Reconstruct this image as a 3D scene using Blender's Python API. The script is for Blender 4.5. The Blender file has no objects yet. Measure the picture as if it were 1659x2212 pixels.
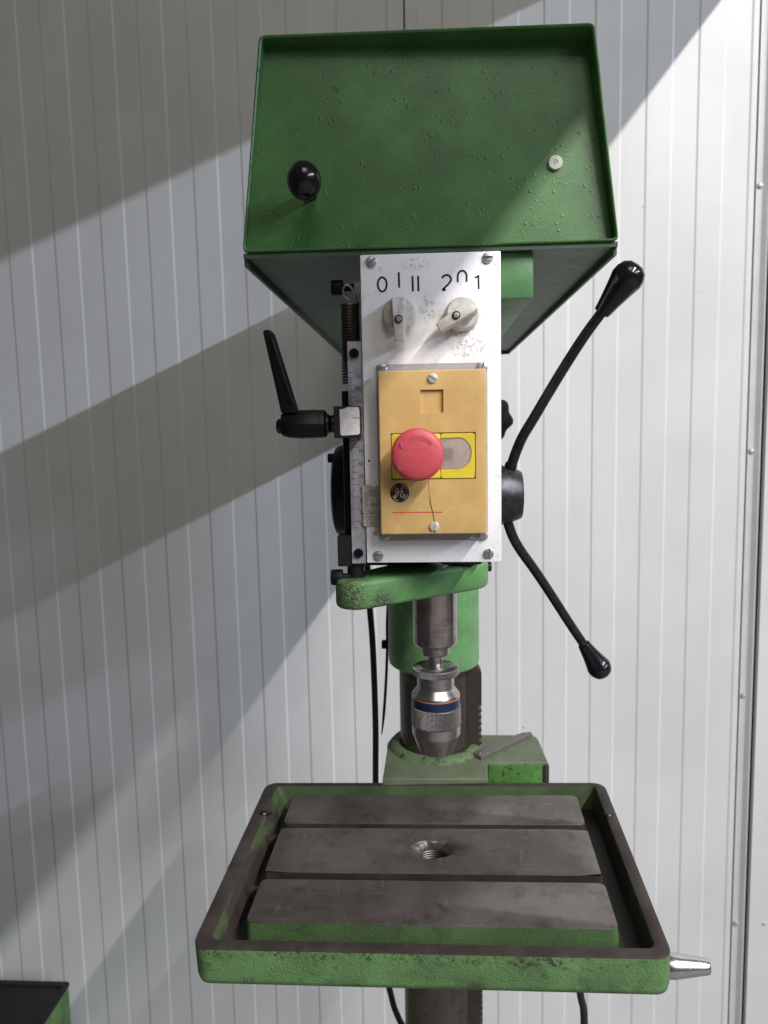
import bpy, bmesh, math, random
from mathutils import Matrix, Vector
random.seed(7)
PI = math.pi
SC = bpy.context.scene
COL = SC.collection
EYE = 1.5                                   # camera height above the floor (m); modelling below is in mm from the eye

def W(x, y, z):
    return Vector((x / 1000.0, y / 1000.0, EYE + z / 1000.0))

# ------------------------------------------------------------------ camera
cd = bpy.data.cameras.new('camera')
cam = bpy.data.objects.new('camera', cd); COL.objects.link(cam)
rot = Matrix.Rotation(math.radians(3.326), 4, 'Z') @ Matrix.Rotation(math.radians(90 - 6.2726), 4, 'X') @ Matrix.Rotation(math.radians(-1.05), 4, 'Z')
cam.matrix_world = Matrix.Translation((0, 0, EYE)) @ rot
cd.sensor_fit = 'HORIZONTAL'; cd.sensor_width = 36.0; cd.lens = 36.0 * 1568.0 / 1659.0
cd.clip_start = 0.02; cd.clip_end = 60
cd.dof.use_dof = True; cd.dof.focus_distance = 0.60; cd.dof.aperture_fstop = 15.0
SC.camera = cam

# ------------------------------------------------------------------ world and lamps
wd = bpy.data.worlds.new('World'); SC.world = wd; wd.use_nodes = True
bg = wd.node_tree.nodes['Background']
bg.inputs[0].default_value = (0.98, 0.97, 0.96, 1); bg.inputs[1].default_value = 0.058

def area(name, loc, target, sx, sy, power, color, axis_y=True):
    l = bpy.data.lights.new(name, 'AREA'); l.shape = 'RECTANGLE'; l.size = sx; l.size_y = sy
    l.energy = power; l.color = color
    o = bpy.data.objects.new(name, l); COL.objects.link(o)
    loc = Vector(loc); d = Vector(target) - loc; d.y = 0; d.normalize()      # tubes run square to the wall
    zax = -d; yax = Vector((0, 1, 0)); xax = yax.cross(zax)
    m = Matrix((xax, yax, zax)).transposed().to_4x4(); m.translation = loc
    o.matrix_world = m
    return o
# tube lamp over the right shoulder, and a farther, lower one along the hall
area('tube_lamp', (1.78, -1.9, EYE + 2.32), (0.0, 0.9, EYE), 0.028, 3.2, 200, (1.0, 0.97, 0.955))
area('hall_lamp', (7.2, -4.9, EYE + 3.62), (0.0, 0.9, EYE), 0.08, 8.0, 500, (0.82, 0.93, 1.14))

# broad soft fill light, added above and behind the camera
l = area('front_fill', (0.35, -1.1, EYE + 2.0), (0.35, -1.1, EYE), 0.9, 0.9, 1, (1.0, 0.955, 0.90))
l.data.energy = 14; l.rotation_euler = (math.radians(40), 0, math.radians(8))
SC.view_settings.view_transform = 'Standard'; SC.view_settings.look = 'None'
SC.view_settings.exposure = 0.0; SC.view_settings.gamma = 1.0
SC.view_settings.use_curve_mapping = False
SC.render.engine = 'CYCLES'

# ------------------------------------------------------------------ materials
class NT:
    def __init__(s, name):
        s.m = bpy.data.materials.new(name); s.m.use_nodes = True
        s.t = s.m.node_tree; s.b = s.t.nodes['Principled BSDF']
        tc = s.t.nodes.new('ShaderNodeTexCoord')
        v = s.t.nodes.new('ShaderNodeVectorMath'); v.operation = 'SCALE'; v.inputs['Scale'].default_value = 1000.0
        off = s.t.nodes.new('ShaderNodeVectorMath'); off.operation = 'SUBTRACT'; off.inputs[1].default_value = (0, 0, EYE)
        s.t.links.new(tc.outputs['Object'], off.inputs[0]); s.t.links.new(off.outputs[0], v.inputs[0])
        s.mm = v.outputs[0]; s.bumps = []
    def link(s, a, b): s.t.links.new(a, b)
    def setin(s, inp, v):
        if hasattr(v, 'default_value') or hasattr(v, 'is_linked'): s.t.links.new(v, inp)
        else: inp.default_value = v
    def vscale(s, vec):
        n = s.t.nodes.new('ShaderNodeVectorMath'); n.operation = 'MULTIPLY'; n.inputs[1].default_value = vec
        s.link(s.mm, n.inputs[0]); return n.outputs[0]
    def noise(s, size, detail=4, rough=0.55, stretch=None, lo=None, hi=None, dist=0.0):
        n = s.t.nodes.new('ShaderNodeTexNoise'); n.inputs['Scale'].default_value = 1.0 / size
        n.inputs['Detail'].default_value = detail; n.inputs['Roughness'].default_value = rough; n.inputs['Distortion'].default_value = dist
        s.link(s.vscale(stretch) if stretch else s.mm, n.inputs['Vector'])
        o = n.outputs[0]
        return s.ramp(o, lo, hi) if lo is not None else o
    def vor(s, size, lo=None, hi=None, stretch=None, rand=1.0):
        n = s.t.nodes.new('ShaderNodeTexVoronoi'); n.inputs['Scale'].default_value = 1.0 / size; n.inputs['Randomness'].default_value = rand
        s.link(s.vscale(stretch) if stretch else s.mm, n.inputs['Vector'])
        return s.ramp(n.outputs['Distance'], lo, hi) if lo is not None else n.outputs['Distance'], n
    def ramp(s, a, lo, hi):
        n = s.t.nodes.new('ShaderNodeMapRange'); n.interpolation_type = 'SMOOTHSTEP'
        n.inputs['From Min'].default_value = lo; n.inputs['From Max'].default_value = hi
        s.link(a, n.inputs['Value']); return n.outputs[0]
    def math(s, op, a, b=None):
        n = s.t.nodes.new('ShaderNodeMath'); n.operation = op; s.setin(n.inputs[0], a)
        if b is not None: s.setin(n.inputs[1], b)
        return n.outputs[0]
    def mix(s, fac, a, b):
        n = s.t.nodes.new('ShaderNodeMix'); n.data_type = 'RGBA'
        s.setin(n.inputs[0], fac)
        for i, v in ((6, a), (7, b)):
            if isinstance(v, tuple): v = (*v[:3], 1.0)
            s.setin(n.inputs[i], v)
        return n.outputs[2]
    def mixf(s, fac, a, b):
        n = s.t.nodes.new('ShaderNodeMix'); n.data_type = 'FLOAT'
        s.setin(n.inputs[0], fac); s.setin(n.inputs[2], a); s.setin(n.inputs[3], b); return n.outputs[0]
    def blob(s, c, r, soft=0.5):            # mask of a spot of the given centre (mm) and radii
        n = s.t.nodes.new('ShaderNodeVectorMath'); n.operation = 'SUBTRACT'; n.inputs[1].default_value = c; s.link(s.mm, n.inputs[0])
        d = s.t.nodes.new('ShaderNodeVectorMath'); d.operation = 'DIVIDE'; d.inputs[1].default_value = r; s.link(n.outputs[0], d.inputs[0])
        l = s.t.nodes.new('ShaderNodeVectorMath'); l.operation = 'LENGTH'; s.link(d.outputs[0], l.inputs[0])
        return s.ramp(l.outputs['Value'], 1.0, 1.0 - soft)
    def comp(s, i):
        n = s.t.nodes.new('ShaderNodeSeparateXYZ'); s.link(s.mm, n.inputs[0]); return n.outputs[i]
    def bump(s, h, dist_mm, strength=1.0):
        n = s.t.nodes.new('ShaderNodeBump'); n.inputs['Distance'].default_value = dist_mm / 1000.0; n.inputs['Strength'].default_value = strength
        s.link(h, n.inputs['Height'])
        if s.bumps: s.link(s.bumps[-1], n.inputs['Normal'])
        s.bumps.append(n.outputs[0]); s.link(n.outputs[0], s.b.inputs['Normal'])
    def set(s, **k):
        for key, v in k.items():
            nm = {'base': 'Base Color', 'rough': 'Roughness', 'metal': 'Metallic', 'spec': 'Specular IOR Level', 'coat': 'Coat Weight', 'coatr': 'Coat Roughness',
                  'trans': 'Transmission Weight', 'ior': 'IOR', 'alpha': 'Alpha', 'aniso': 'Anisotropic'}[key]
            if isinstance(v, tuple): v = (*v[:3], 1.0)
            s.setin(s.b.inputs[nm], v)
        return s

M = {}
def simple(name, base, rough=0.5, metal=0.0, var=0.15, size=20.0, bump=None, **k):
    n = NT(name)
    f = n.noise(size, 5, 0.6)
    dk = tuple(c * (1 - var) for c in base); lt = tuple(min(1, c * (1 + var)) for c in base)
    n.set(base=n.mix(n.ramp(f, 0.3, 0.7), dk, lt), rough=n.mixf(f, rough * 0.85, min(1, rough * 1.15)), metal=metal, **k)
    if bump: n.bump(n.noise(bump[0], 3), bump[1])
    M[name] = n.m
    return n

# green paints ------------------------------------------------------
GREEN = (0.070, 0.172, 0.062)
def green(name, base=GREEN, chip=0.0, chipsize=3.0, orange=None, dirt=0.35, rough=0.42, grime_blob=None, drops=False, dust=None, spec=0.45, edge=None, sides=None):
    n = NT(name)
    f = n.noise(45, 6, 0.6); g = n.noise(9, 4, 0.6)
    c = n.mix(n.ramp(f, 0.35, 0.7), tuple(x * 0.80 for x in base), tuple(x * 1.15 for x in base))
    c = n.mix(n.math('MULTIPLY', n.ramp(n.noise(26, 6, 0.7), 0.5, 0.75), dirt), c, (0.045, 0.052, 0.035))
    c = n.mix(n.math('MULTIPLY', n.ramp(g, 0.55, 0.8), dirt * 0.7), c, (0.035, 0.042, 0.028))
    if dust: c = n.mix(n.math('MULTIPLY', n.noise(30, 5, 0.6, lo=0.35, hi=0.6), dust[1]), c, dust[0])
    r = n.mixf(g, rough * 0.85, rough * 1.25)
    if drops:
        h, v = n.vor(5.5, 0.24, 0.06, stretch=(1, 1, 0.8))
        h2, v2 = n.vor(3.4, 0.26, 0.08)
        rnd = n.ramp(n.math('MULTIPLY', 1.0, v.outputs['Color']), 0.5, 0.75) if False else n.noise(40, 3, lo=0.45, hi=0.62)
        n.bump(n.math('MULTIPLY', h, n.noise(13, 2, lo=0.50, hi=0.60)), 0.45, 0.9)
        n.bump(n.math('MULTIPLY', h2, rnd), 0.28, 0.9)
    if orange: n.bump(n.noise(orange[0], 3, 0.6), orange[1])
    if chip > 0:
        m = n.noise(chipsize, 5, 0.65)
        lim = 0.70 - chip * 0.2
        mask = n.ramp(m, lim, lim + 0.03)
        if grime_blob:
            m2 = n.ramp(n.noise(1.5, 4, 0.6), 0.42, 0.52)
            mk = None
            for (cc, rr) in grime_blob:
                b = n.blob(cc, rr, 0.9); mk = b if mk is None else n.math('MAXIMUM', mk, b)
            mask = n.math('MAXIMUM', mask, n.math('MULTIPLY', m2, mk))
        c = n.mix(mask, c, n.mix(n.noise(5), (0.028, 0.022, 0.017), (0.060, 0.042, 0.030)))
        r = n.mixf(mask, r, 0.62)
        n.bump(n.math('SUBTRACT', 1.0, mask), 0.18)
    if edge:
        e = n.math('MULTIPLY', n.ramp(n.math('SUBTRACT', n.comp(2), n.math('MULTIPLY', n.comp(0), 0.0095)), edge[0], edge[1]), n.math('MULTIPLY', n.noise(4.2, 6, 0.75, lo=0.50, hi=0.57), n.noise(38, 3, lo=0.42, hi=0.56)))
        c = n.mix(e, c, (0.045, 0.034, 0.026))
    if sides:      # oily brown walls with a few streaks of the old green left
        g2 = n.math('MAXIMUM', n.ramp(n.comp(1), 748, 764), n.math('MULTIPLY', n.noise(30, 4, 0.6, stretch=(1, 0.25, 1), lo=0.52, hi=0.62), 0.8))
        c = n.mix(g2, n.mix(n.noise(12, 5, 0.6), (0.020, 0.016, 0.013), (0.055, 0.043, 0.034)), c)
    n.set(base=c, rough=r, spec=spec)
    M[name] = n.m
green('hood_paint', base=(0.058, 0.160, 0.040), dirt=0.22, rough=0.40, spec=0.52, drops=True, orange=(1.8, 0.12))
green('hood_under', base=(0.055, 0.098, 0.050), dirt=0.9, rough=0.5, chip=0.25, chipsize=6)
green('casting_paint', base=(0.098, 0.235, 0.088), dirt=0.20, orange=(1.2, 0.25), rough=0.42)
green('sleeve_paint', base=(0.135, 0.300, 0.115), dirt=0.06, rough=0.38, orange=(3, 0.05))
green('arm_paint', base=(0.105, 0.245, 0.082), dirt=0.25, chip=0.05, chipsize=2.0, orange=(1.2, 0.22),
      grime_blob=[((-62, 590, -132), (26, 40, 40)), ((-38, 590, -142), (16, 40, 22))])
green('tray_paint', base=(0.125, 0.245, 0.085), dirt=0.85, chip=0.12, chipsize=3.0, orange=(1.9, 0.85), rough=0.5, edge=(-421.5, -413.5))
green('well_paint', base=(0.072, 0.108, 0.042), dirt=0.7, chip=0.12, chipsize=7.0, orange=(1.7, 0.5), rough=0.6, sides=True)
green('bracket_paint', base=(0.115, 0.160, 0.080), dirt=0.45, chip=0.05, orange=(1.6, 0.25), dust=((0.135, 0.142, 0.100), 0.8), rough=0.6)
green('collar_paint', base=(0.105, 0.165, 0.070), dirt=0.7, chip=0.55, chipsize=9.0, orange=(1.6, 0.3), rough=0.6)
green('pocket_paint', base=(0.082, 0.215, 0.045), dirt=0.25, chip=0.56, chipsize=6.5, orange=(1.6, 0.3), rough=0.5)

green('strip_paint', base=(0.070, 0.128, 0.044), dirt=0.8, chip=0.10, chipsize=4.0, orange=(1.7, 0.6), rough=0.55)
simple('oily_floor', (0.012, 0.011, 0.009), 0.5, 0, 0.4, 12, bump=(3, 0.3))
# wall ---------------------------------------------------------------
n = NT('wall_paint')
c = n.mix(n.noise(260, 3, lo=0.35, hi=0.65), (0.70, 0.69, 0.665), (0.75, 0.745, 0.73))
c = n.mix(n.math('MULTIPLY', n.noise(60, 6, 0.7, lo=0.55, hi=0.9), 0.12), c, (0.45, 0.43, 0.40))
c = n.mix(n.math('MULTIPLY', n.noise(40, 6, 0.7, stretch=(1, 1, 0.12), lo=0.55, hi=0.8), 0.12), c, (0.42, 0.39, 0.35))
c = n.mix(n.math('MULTIPLY', n.noise(9, 4, 0.6, stretch=(0.12, 1, 1.5), lo=0.72, hi=0.76), 0.30), c, (0.35, 0.33, 0.31))
sp, v = n.vor(70, 0.030, 0.018); c = n.mix(n.math('MULTIPLY', sp, n.noise(90, 2, lo=0.55, hi=0.65)), c, (0.12, 0.11, 0.11))
n.set(base=c, rough=n.mixf(n.noise(120, 3), 0.40, 0.48), spec=0.42); n.bump(n.noise(70, 2), 0.25, 0.5); n.bump(n.noise(260, 2, stretch=(1, 1, 0.35)), 1.6, 0.7)
M['wall_paint'] = n.m
simple('trim_paint', (0.66, 0.655, 0.65), 0.42, 0.0, 0.05, 60)
simple('trim_metal', (0.50, 0.52, 0.56), 0.35, 0.35, 0.06, 60)
simple('gap_dark', (0.055, 0.048, 0.036), 0.8, 0.0, 0.3, 8)
simple('floor_concrete', (0.22, 0.21, 0.20), 0.7, 0.0, 0.2, 80)

# panel --------------------------------------------------------------
n = NT('panel_white')
c = n.mix(n.noise(50, 4, lo=0.3, hi=0.7), (0.86, 0.84, 0.84), (0.91, 0.89, 0.885))
grub = n.math('MULTIPLY', n.noise(3.4, 6, 0.75, lo=0.47, hi=0.62),
              n.math('MAXIMUM', n.math('MAXIMUM', n.blob((30, 585, 88), (26, 30, 24), 0.7), n.blob((36, 585, 64), (20, 30, 13), 0.6)),
                     n.math('MAXIMUM', n.blob((-6, 585, 130), (16, 30, 7), 0.8), n.blob((4, 585, 96), (10, 30, 16), 0.8))))
c = n.mix(n.math('MULTIPLY', grub, 0.75), c, (0.27, 0.22, 0.18))
soft = n.math('MULTIPLY', n.noise(11, 4, 0.6, lo=0.42, hi=0.7), n.math('MAXIMUM', n.blob((26, 585, 84), (34, 30, 30), 0.9), n.blob((-20, 585, 84), (22, 30, 24), 0.9)))
c = n.mix(n.math('MULTIPLY', soft, 0.75), c, (0.52, 0.44, 0.37))
edge = n.noise(7, 5, 0.7, lo=0.55, hi=0.72)
c = n.mix(n.math('MULTIPLY', edge, 0.30), c, (0.35, 0.30, 0.25))
n.set(base=c, rough=0.36, spec=0.5); n.bump(n.noise(2.5, 2), 0.04)
M['panel_white'] = n.m
simple('switch_beige', (0.58, 0.56, 0.50), 0.45, 0, 0.14, 6)
n = NT('ochre_plastic')
c = n.mix(n.noise(22, 5, 0.6, lo=0.35, hi=0.7), (0.580, 0.365, 0.130), (0.660, 0.435, 0.170))
c = n.mix(n.math('MULTIPLY', n.noise(5, 6, 0.75, lo=0.56, hi=0.74), 0.42), c, (0.32, 0.18, 0.07))
sc = n.noise(6, 5, 0.7, stretch=(0.25, 1, 1.6), lo=0.66, hi=0.74); c = n.mix(n.math('MULTIPLY', sc, 0.35), c, (0.33, 0.22, 0.12))
n.set(base=c, rough=0.42); n.bump(n.noise(1.2, 2), 0.03); M['ochre_plastic'] = n.m
n = NT('bright_yellow')
c = n.mix(n.noise(8, 5, 0.6, lo=0.4, hi=0.75), (0.74, 0.58, 0.045), (0.62, 0.47, 0.05)); n.set(base=c, rough=0.4); M['bright_yellow'] = n.m
n = NT('red_plastic')
c = n.mix(n.noise(6, 6, 0.65, lo=0.35, hi=0.75), (0.56, 0.055, 0.075), (0.50, 0.095, 0.110))
c = n.mix(n.math('MULTIPLY', n.noise(1.1, 4, 0.7, lo=0.62, hi=0.75), 0.4), c, (0.30, 0.06, 0.07))
c = n.mix(n.math('MULTIPLY', n.blob((-21, 540, -27), (4, 20, 3), 0.8), n.noise(1.5, 3, lo=0.5, hi=0.6)), c, (0.6, 0.35, 0.42))
n.set(base=c, rough=0.5); n.bump(n.noise(0.8, 3), 0.04); M['red_plastic'] = n.m
n = NT('milky_window'); n.set(base=(0.86, 0.76, 0.67), rough=0.25, trans=0.72, ior=1.2); M['milky_window'] = n.m
n = NT('clear_plastic'); n.set(base=(0.86, 0.85, 0.88), rough=0.12, trans=0.85, ior=1.3); M['clear_plastic'] = n.m
n = NT('tape_residue')
c = n.mix(n.noise(6, 6, 0.7, lo=0.4, hi=0.65), (0.40, 0.35, 0.29), (0.62, 0.58, 0.53)); n.set(base=c, rough=0.55, alpha=n.mixf(n.noise(5, 5, 0.7, lo=0.35, hi=0.6), 0.55, 0.95)); M['tape_residue'] = n.m
n = NT('label_paper')
c = n.mix(n.noise(4, 6, 0.7, lo=0.35, hi=0.7), (0.50, 0.47, 0.43), (0.62, 0.59, 0.56)); n.set(base=c, rough=0.55); M['label_paper'] = n.m
simple('indicator_grey', (0.06, 0.058, 0.056), 0.5, 0, 0.1, 10)
simple('print_black', (0.012, 0.010, 0.012), 0.45, 0, 0.1, 10)
simple('print_red', (0.55, 0.04, 0.03), 0.45, 0, 0.1, 10)
simple('logo_beige', (0.58, 0.42, 0.25), 0.45, 0, 0.08, 10)
simple('black_plastic', (0.008, 0.008, 0.009), 0.17, 0, 0.2, 12, bump=(1.5, 0.02))
simple('black_satin', (0.006, 0.006, 0.0065), 0.40, 0.0, 0.25, 8, bump=(1.5, 0.04), spec=0.28)
simple('black_matte', (0.006, 0.0058, 0.0055), 0.55, 0, 0.3, 8, spec=0.25)
simple('rod_black', (0.040, 0.038, 0.040), 0.36, 0.75, 0.25, 9, bump=(2, 0.03))
simple('hub_black', (0.055, 0.054, 0.060), 0.40, 0.75, 0.3, 6, bump=(2, 0.05))
simple('rubber_cable', (0.014, 0.014, 0.015), 0.5, 0, 0.2, 10)
# steels
def steel(name, base, rough, stains=0.3, stain_col=(0.10, 0.085, 0.075), size=14, metal=1.0, streak=None):
    n = NT(name)
    f = n.noise(size, 6, 0.65, lo=0.45, hi=0.75)
    c = n.mix(n.math('MULTIPLY', f, stains), base, stain_col)
    if streak: c = n.mix(n.math('MULTIPLY', n.noise(3, 5, 0.6, stretch=streak, lo=0.45, hi=0.7), 0.35), c, tuple(x * 0.5 for x in base))
    n.set(base=c, rough=n.mixf(n.noise(size * 0.6, 5, 0.6), rough * 0.75, rough * 1.3), metal=metal)
    n.bump(n.noise(1.2, 3), 0.02)
    M[name] = n.m; return n
steel('chuck_steel', (0.52, 0.49, 0.47), 0.28, 0.35, streak=(0.15, 0.15, 1))
steel('quill_steel', (0.46, 0.40, 0.365), 0.18, 0.6, (0.12, 0.09, 0.075), streak=(1, 1, 0.08))
steel('polished_steel', (0.66, 0.65, 0.64), 0.26, 0.15)
steel('screw_steel', (0.60, 0.585, 0.57), 0.42, 0.5, (0.12, 0.10, 0.09), size=3)
steel('ruler_steel', (0.56, 0.55, 0.60), 0.42, 0.6, (0.20, 0.15, 0.125), size=7, metal=0.55)
steel('bright_screw', (0.80, 0.78, 0.74), 0.38, 0.3, (0.3, 0.26, 0.22), size=3, metal=0.6)
steel('plate_steel', (0.22, 0.20, 0.18), 0.5, 0.5, (0.10, 0.085, 0.07), size=9, metal=0.6)
steel('dark_steel', (0.085, 0.080, 0.080), 0.42, 0.5, (0.03, 0.026, 0.023), size=6)
steel('column_steel', (0.165, 0.142, 0.122), 0.36, 0.6, (0.055, 0.044, 0.036), metal=0.85, streak=(1, 1, 0.1))
steel('rack_steel', (0.085, 0.066, 0.056), 0.5, 0.5, (0.04, 0.03, 0.025), size=8, metal=0.6)
steel('spring_steel', (0.17, 0.145, 0.12), 0.38, 0.5, (0.05, 0.04, 0.03), size=3)
def knurl(name, pitch):
    n = NT(name)
    s = n.t.nodes.new('ShaderNodeSeparateXYZ'); n.link(n.mm, s.inputs[0])
    a = n.math('ARCTAN2', n.math('SUBTRACT', s.outputs[1], 660.0), n.math('SUBTRACT', s.outputs[0], 7.3))
    u = n.math('MULTIPLY', a, 22.0 * 2 * PI / pitch); w = n.math('MULTIPLY', s.outputs[2], 2 * PI / pitch)
    h = n.math('MULTIPLY', n.math('SINE', n.math('ADD', u, w)), n.math('SINE', n.math('SUBTRACT', u, w)))
    h = n.ramp(h, -0.6, 0.6)
    n.set(base=n.mix(h, (0.06, 0.055, 0.05), (0.46, 0.435, 0.42)), rough=0.42, metal=1.0); n.bump(h, 0.6)
    M[name] = n.m
knurl('knurled_steel', 2.3)
n = NT('blue_band'); n.set(base=(0.010, 0.018, 0.055), rough=0.3); M['blue_band'] = n.m
n = NT('orange_band'); n.set(base=(0.55, 0.16, 0.05), rough=0.4); M['orange_band'] = n.m
# table steel
n = NT('table_steel')
c = n.mix(n.noise(70, 5, 0.6, lo=0.35, hi=0.68), (0.150, 0.130, 0.116), (0.235, 0.210, 0.190))
c = n.mix(n.math('MULTIPLY', n.noise(28, 7, 0.72, lo=0.47, hi=0.70), 0.62), c, (0.080, 0.063, 0.053))
c = n.mix(n.math('MULTIPLY', n.noise(18, 7, 0.7, dist=0.6, lo=0.56, hi=0.76), 0.4), c, (0.215, 0.185, 0.150))
c = n.mix(n.math('MULTIPLY', n.math('MULTIPLY', n.blob((0, 662, -400), (62, 30, 60), 0.7), n.noise(16, 6, 0.7, lo=0.40, hi=0.62)), 0.55), c, (0.055, 0.045, 0.040))
c = n.mix(n.math('MULTIPLY', n.noise(7, 6, 0.75, dist=1.2, lo=0.60, hi=0.70), 0.45), c, (0.060, 0.048, 0.040))
for st in ((0.05, 0.45, 1), (0.35, 0.06, 1)):
    sc = n.noise(2.0, 3, 0.5, stretch=st, dist=0.3, lo=0.67, hi=0.72); c = n.mix(n.math('MULTIPLY', sc, 0.35), c, (0.34, 0.31, 0.28))
sp, v = n.vor(12, 0.065, 0.03); c = n.mix(n.math('MULTIPLY', sp, n.noise(30, 2, lo=0.5, hi=0.6)), c, (0.045, 0.038, 0.032))
scr = n.noise(2.2, 3, 0.5, stretch=(0.03, 0.5, 1), lo=0.66, hi=0.72); c = n.mix(n.math('MULTIPLY', scr, 0.30), c, (0.26, 0.24, 0.22))
n.set(base=c, rough=n.mixf(n.noise(22, 6, 0.65), 0.33, 0.52), metal=0.75); n.bump(n.noise(0.9, 3), 0.05); n.bump(n.noise(12, 3), 0.15, 0.6)
M['table_steel'] = n.m
n = NT('rim_steel')
c = n.mix(n.noise(30, 6, 0.65, lo=0.35, hi=0.7), (0.046, 0.036, 0.031), (0.080, 0.064, 0.056))
c = n.mix(n.math('MULTIPLY', n.noise(3, 6, 0.7, lo=0.66, hi=0.76), 0.6), c, (0.26, 0.23, 0.20))
n.set(base=c, rough=0.55, metal=0.45); n.bump(n.noise(1.0, 3), 0.10); M['rim_steel'] = n.m

# ------------------------------------------------------------------ mesh helpers (mm)
def new(): return bmesh.new()
def V(bm, p): return bm.verts.new(W(*p))
def poly(bm, pts): return bm.faces.new([V(bm, p) for p in pts])

def box(bm, x0, x1, y0, y1, z0, z1):
    vs = [V(bm, (x, y, z)) for x in (x0, x1) for y in (y0, y1) for z in (z0, z1)]
    for f in ((0, 1, 3, 2), (4, 6, 7, 5), (0, 4, 5, 1), (2, 3, 7, 6), (0, 2, 6, 4), (1, 5, 7, 3)):
        bm.faces.new([vs[i] for i in f])
def prism(bm, fa, fb):
    """two matching outlines of 3D points joined to a solid"""
    a = [V(bm, p) for p in fa]; b = [V(bm, p) for p in fb]; k = len(a)
    bm.faces.new(a); bm.faces.new(b[::-1])
    for i in range(k): bm.faces.new((a[i], b[i], b[(i + 1) % k], a[(i + 1) % k]))
def prism_y(bm, pts, y0, y1): prism(bm, [(x, y0, z) for x, z in pts], [(x, y1, z) for x, z in pts])
def prism_z(bm, pts, z0, z1): prism(bm, [(x, y, z0) for x, y in pts], [(x, y, z1) for x, y in pts])
def bevel(bm, w, seg=2, ang=30, pick=None):
    bmesh.ops.recalc_face_normals(bm, faces=bm.faces)
    es = [e for e in bm.edges if len(e.link_faces) == 2 and e.calc_face_angle(0) > math.radians(ang) and (pick is None or pick(e))]
    if es: bmesh.ops.bevel(bm, geom=es, offset=w / 1000.0, segments=seg, profile=0.5, affect='EDGES', clamp_overlap=True)
AX = {'x': (Vector((0, 1, 0)), Vector((0, 0, 1)), Vector((1, 0, 0))), 'y': (Vector((1, 0, 0)), Vector((0, 0, 1)), Vector((0, 1, 0))), 'z': (Vector((1, 0, 0)), Vector((0, 1, 0)), Vector((0, 0, 1)))}
def lathe(bm, prof, c, axis='z', n=40, wob=None, sx=1.0, sz=1.0):
    """profile of (radius, position along the axis); c is the axis point (mm)"""
    if isinstance(axis, str): u, v, w = AX[axis]
    else:
        w = Vector(axis).normalized(); u = w.orthogonal().normalized(); v = w.cross(u)
    c = Vector(c); rings = []
    for r, h in prof:
        if r < 1e-6: rings.append([V(bm, c + w * h)]); continue
        rg = []
        for i in range(n):
            a = 2 * PI * i / n; rr = r * (wob(a) if wob else 1.0)
            rg.append(V(bm, c + w * h + u * (rr * math.cos(a) * sx) + v * (rr * math.sin(a) * sz)))
        rings.append(rg)
    for a, b in zip(rings, rings[1:]):
        if len(a) == 1 and len(b) == 1: continue
        for i in range(n):
            j = (i + 1) % n
            if len(a) == 1: bm.faces.new((a[0], b[i], b[j]))
            elif len(b) == 1: bm.faces.new((a[i], b[0], a[j]))
            else: bm.faces.new((a[i], b[i], b[j], a[j]))
    for rg, rev in ((rings[0], True), (rings[-1], False)):
        if len(rg) > 1: bm.faces.new(rg[::-1] if rev else rg)
def spline(pts, k=6):
    out = []; P = [Vector(p) for p in pts]
    for i in range(len(P) - 1):
        p0 = P[max(i - 1, 0)]; p1 = P[i]; p2 = P[i + 1]; p3 = P[min(i + 2, len(P) - 1)]
        for j in range(k):
            t = j / k
            out.append(0.5 * ((2 * p1) + (p2 - p0) * t + (2 * p0 - 5 * p1 + 4 * p2 - p3) * t * t + (3 * p1 - p0 - 3 * p2 + p3) * t ** 3))
    out.append(P[-1]); return out
def tube(bm, pts, r, n=12, squash=None):
    P = [Vector(p) for p in pts]; k = len(P); rr = r if hasattr(r, '__len__') else [r] * k
    t0 = (P[1] - P[0]).normalized(); u = t0.orthogonal().normalized(); rings = []
    for i in range(k):
        t = (P[min(i + 1, k - 1)] - P[max(i - 1, 0)]).normalized()
        u = (u - t * u.dot(t)).normalized(); v = t.cross(u)
        rings.append([V(bm, P[i] + u * (rr[i] * math.cos(2 * PI * q / n)) + v * (rr[i] * math.sin(2 * PI * q / n))) for q in range(n)])
    for a, b in zip(rings, rings[1:]):
        for i in range(n): bm.faces.new((a[i], b[i], b[(i + 1) % n], a[(i + 1) % n]))
    bm.faces.new(rings[0][::-1]); bm.faces.new(rings[-1])
def stroke(bm, pts, w, y, th=0.15, closed=False, taper=False):
    """flat ribbon along a polyline in the x-z plane, facing the camera at depth y"""
    P = [Vector((p[0], p[1])) for p in pts]; k = len(P); L = []; R = []
    for i in range(k):
        if closed: a, b = P[(i - 1) % k], P[(i + 1) % k]
        else: a, b = P[max(i - 1, 0)], P[min(i + 1, k - 1)]
        d = (b - a).normalized(); nn = Vector((-d.y, d.x))
        ww = w * (0.35 + 0.65 * math.sin(PI * i / (k - 1))) if taper else w
        L.append(P[i] + nn * ww / 2); R.append(P[i] - nn * ww / 2)
    m = k if closed else k - 1
    f = [[V(bm, (p.x, yy, p.y)) for p in q] for q in (L, R) for yy in (y - th, y)]
    lf, lb, rf, rb = f
    for i in range(m):
        j = (i + 1) % k
        bm.faces.new((lf[i], lf[j], rf[j], rf[i])); bm.faces.new((lb[i], lb[j], lf[j], lf[i])); bm.faces.new((rf[i], rf[j], rb[j], rb[i]))
    if not closed:
        bm.faces.new((lf[0], rf[0], rb[0], lb[0])); bm.faces.new((lf[-1], lb[-1], rb[-1], rf[-1]))
def arc(cx, cz, rx, rz, a0, a1, k=20):
    return [(cx + rx * math.cos(math.radians(a0 + (a1 - a0) * i / k)), cz + rz * math.sin(math.radians(a0 + (a1 - a0) * i / k))) for i in range(k + 1)]
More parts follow.
